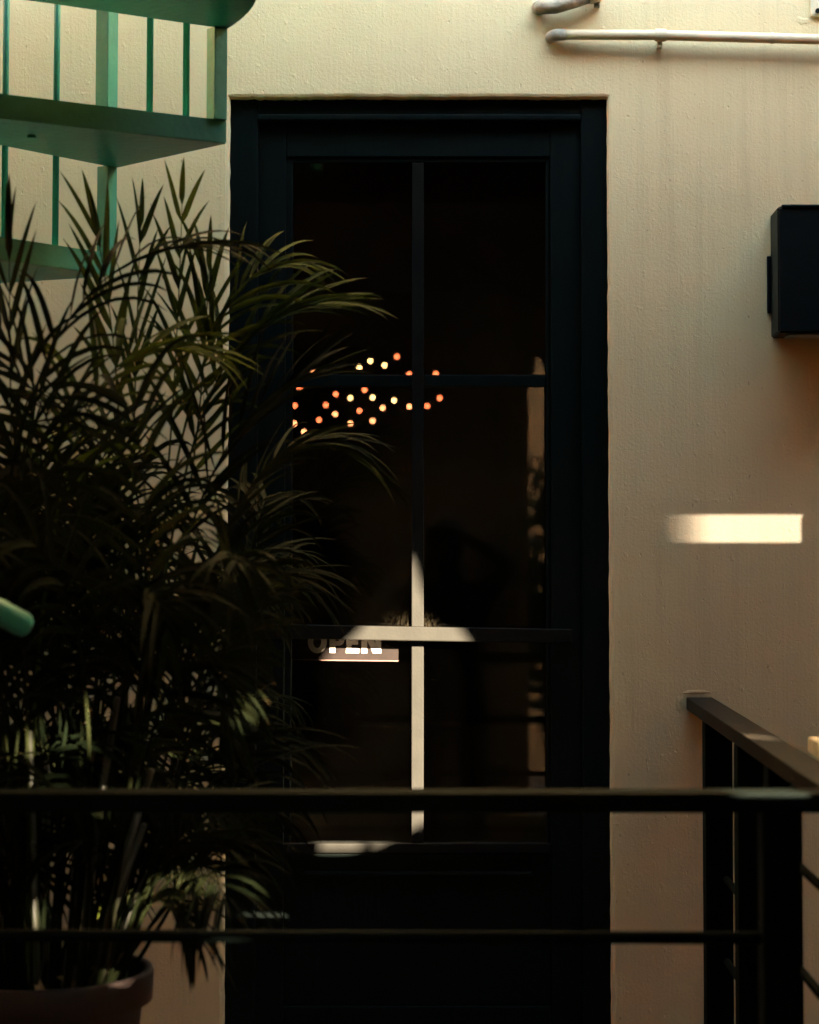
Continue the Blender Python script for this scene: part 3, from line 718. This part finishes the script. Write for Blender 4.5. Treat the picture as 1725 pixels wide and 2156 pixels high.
#print('opening', min(q[0] for q in suns[0]), max(q[0] for q in suns[0]), min(q[1] for q in suns[0]), max(q[1] for q in suns[0]), f_a, f_b)
g0_, g1_ = to_sun(at(1404.5,1143), YW2), to_sun(at(1729,1083), YW2)
suns.append([(g0_.x, g0_.z-.08), (g1_.x, g0_.z-.08), (g1_.x, g1_.z+.08), (g0_.x, g1_.z+.08)])
rw = pierced('sun_mask_wall', [(-3.2,-.62),(4.75,-.62),(4.75,SLAB+.28),(-3.2,SLAB+.28)], [door_gap]+dap+suns, YW2, .018, M_rear)
for a_, b_, f_ in ((1404,1428,.06), (1428,1452,.22), (1452,1476,.48), (1476,1730,1.0)):   # added tinted filters: dim and feather the strip of sun on the wall
    tm = bpy.data.materials.new('sun_filter'); tm.use_nodes = True; tn = tm.node_tree.nodes; tn.remove(tn['Principled BSDF'])
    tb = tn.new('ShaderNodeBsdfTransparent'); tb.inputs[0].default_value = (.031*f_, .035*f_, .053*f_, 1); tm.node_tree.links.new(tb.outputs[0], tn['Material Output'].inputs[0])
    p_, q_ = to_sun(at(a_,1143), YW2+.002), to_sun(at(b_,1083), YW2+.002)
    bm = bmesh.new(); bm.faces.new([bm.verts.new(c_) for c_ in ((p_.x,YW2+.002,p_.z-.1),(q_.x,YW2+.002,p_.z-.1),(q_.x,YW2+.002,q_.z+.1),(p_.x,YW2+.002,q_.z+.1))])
    link('sun_filter_pane', bm, tm, rw)
tag(rw, 'added wall behind the viewer, pierced to shape the sun', 'wall')
# added walls that close off stray light, and the courtyard wall beyond
o = B('light_block_wall', (2.2,-2.25,-.62), (2.35,.3,4.2), M_brown, None, 0); tag(o, 'added plain wall closing off stray light on the right of the passage', 'wall')
o = B('light_block_wall', (4.62,-5.94,-.62), (4.74,-2.31,SLAB-.01), M_brown, None, 0); tag(o, 'added brown wall closing off stray light in the far right corner behind the screen', 'wall')
o = B('light_block_wall', (2.36,-2.30,-.62), (4.61,-2.20,SLAB-.01), M_brown, None, 0); tag(o, 'added short brown wall closing off stray light between the passage corner and the far right wall', 'wall')
o = B('light_block_wall', (-3.35,-6.0,-.62), (-3.2,.3,4.2), M_brown, None, 0); tag(o, 'added plain wall closing off stray light on the left of the passage', 'wall')
o = B('courtyard_wall', (-5,-10.2,-.62), (6,-10.0,2.82), M_ochre, None, 0); tag(o, 'ochre wall across the courtyard behind the viewer', 'wall')

# shrub in the courtyard, mirrored in the right-hand panes
shrub = empty('courtyard_shrub', (.62, -7.3, -.45)); tag(shrub, 'leafy dark shrub growing in the courtyard behind the viewer', 'shrub')
for i in range(30):
    a_ = prnd.uniform(0, 2*math.pi); h_ = prnd.uniform(.5, 2.7); r_ = prnd.uniform(.1, .6)
    b0 = Vector((.62, -7.3, -.46)); t0 = b0+Vector((math.cos(a_)*r_*.4, math.sin(a_)*r_*.3, h_*.9)); t1 = b0+Vector((math.cos(a_)*r_*1.5, math.sin(a_)*r_, h_))
    frond([b0, b0.lerp(t0, .6)+Vector((0,0,.1)), t0+Vector((0,0,.1)), t1], start=.40, count=8, L=.17, w=.06, open_=55, droop=.7, vshape=.3, who=shrub)

# ------------------------------------------------------------------ the photographer, mirrored in the glass
person = empty('person', (0, -5.45, -.45)); tag(person, 'person in dark clothes raising a camera to the face, mirrored in the glass', 'person')
J = {}; E_ = []; RAD = {}
def jt(n, p, r, par=None):
    J[n] = Vector(p); RAD[n] = r
    if par: E_.append((par, n))
jt('pelvis', (0,-5.47,.47), .13); jt('waist', (0,-5.465,.66), .12, 'pelvis'); jt('chest', (0,-5.45,.88), .145, 'waist'); jt('neck0', (0,-5.45,1.00), .075, 'chest'); jt('neck1', (-.01,-5.42,1.06), .055, 'neck0')
jt('jaw', (-.02,-5.37,1.12), .062, 'neck1'); jt('skull', (-.025,-5.385,1.20), .082, 'jaw'); jt('crown', (-.025,-5.40,1.275), .06, 'skull')
jt('nose', (-.02,-5.285,1.185), .014, 'skull')
for sd, sg in (('r', 1), ('l', -1)):
    jt('ear'+sd, (-.022+sg*.088,-5.39,1.19), .014, 'skull')
    jt('sh'+sd, (sg*.175,-5.44,.965), .062, 'chest')
    el = (.31,-5.36,1.10) if sg > 0 else (-.25,-5.30,.93); wr = (.105,-5.27,1.215) if sg > 0 else (-.085,-5.255,1.135)
    jt('el'+sd, el, .043, 'sh'+sd); jt('wr'+sd, wr, .027, 'el'+sd)
    pm = (.082,-5.255,1.235) if sg > 0 else (-.068,-5.245,1.155); jt('pm'+sd, pm, .026, 'wr'+sd)
    for k, (dz, ln) in enumerate(((.024,.040),(.009,.046),(-.006,.043),(-.020,.034))):
        k1 = Vector(pm)+Vector((-sg*.012,.014,dz)); jt('f%d%s' % (k, sd), k1, .0085, 'pm'+sd)
        k2 = k1+Vector((-sg*ln*.35,ln*.5,.004)); jt('g%d%s' % (k, sd), k2, .0080, 'f%d%s' % (k, sd)); jt('h%d%s' % (k, sd), k2+Vector((-sg*ln*.6,ln*.05,-.002)), .0068, 'g%d%s' % (k, sd))
    t1_ = Vector(pm)+Vector((-sg*.008,-.018,-.012)); jt('t0'+sd, t1_, .010, 'pm'+sd); jt('t1'+sd, t1_+Vector((-sg*.024,-.004,-.010)), .0085, 't0'+sd)
    jt('hip'+sd, (sg*.095,-5.47,.42), .105, 'pelvis'); jt('kn'+sd, (sg*.11,-5.45,.02), .066, 'hip'+sd); jt('an'+sd, (sg*.12,-5.48,-.36), .043, 'kn'+sd)
    jt('hl'+sd, (sg*.12,-5.49,-.405), .042, 'an'+sd); jt('to'+sd, (sg*.14,-5.31,-.415), .034, 'hl'+sd)
names = list(J); me = bpy.data.meshes.new('person_body'); me.from_pydata([J[n]-person.location for n in names], [(names.index(a_), names.index(b_)) for a_, b_ in E_], [])
body = bpy.data.objects.new('body', me); COL.objects.link(body); body.parent = person
sk = body.modifiers.new('skin', 'SKIN'); ss = body.modifiers.new('sub', 'SUBSURF'); ss.levels = ss.render_levels = 2
lay = me.skin_vertices[0].data if me.skin_vertices else None
if lay is None:
    bm = bmesh.new(); bm.from_mesh(me); bm.verts.layers.skin.verify(); bm.to_mesh(me); bm.free(); lay = me.skin_vertices[0].data
for i, n_ in enumerate(names): lay[i].radius = (RAD[n_], RAD[n_]); lay[i].use_root = (n_ == 'pelvis')
M_cloth = mat('dark_clothing', (.008,.009,.010), .9, nscale=40, var=.3)
me.materials.append(M_cloth)
M_hair = mat('black_hair', (.004,.004,.004), .6, nscale=90, var=.5)
bm = bmesh.new(); bmesh.ops.create_uvsphere(bm, u_segments=20, v_segments=14, radius=1)
bmesh.ops.transform(bm, matrix=Matrix.Translation((-.025,-5.415,1.235)) @ Matrix.Diagonal((.096,.100,.098,1)), verts=bm.verts[:])
for v in bm.verts: v.co += Vector((0,0,1))*.004*math.sin(v.co.x*160)
link('hair', bm, M_hair, person, True)
held = empty('held_camera', (0, -5.24, 1.17)); tag(held, 'black camera held in front of the face of the mirrored person', 'camera')
B('body', (-.066,-5.275,1.172), (.066,-5.222,1.262), M_black, held, .010)
B('viewfinder', (-.022,-5.272,1.2605), (.022,-5.226,1.284), M_black, held, .006)
bm = bmesh.new(); tube(bm, [(0,-5.2225,1.217), (0,-5.19,1.217)], .033, 28); link('lens', bm, M_black, held, True)

bm = bmesh.new(); tube(bm, [(-.42,-5.985,SLAB-.002),(-.30,-5.9,2.93),(.12,-5.88,2.66),(.50,-5.9,2.45),(.95,-5.988,2.26)], .011, 8)
tag(link('overhead_cable', bm, M_black, None, True), 'dark slanting cable under the slab, mirrored across the upper glass', 'cable')
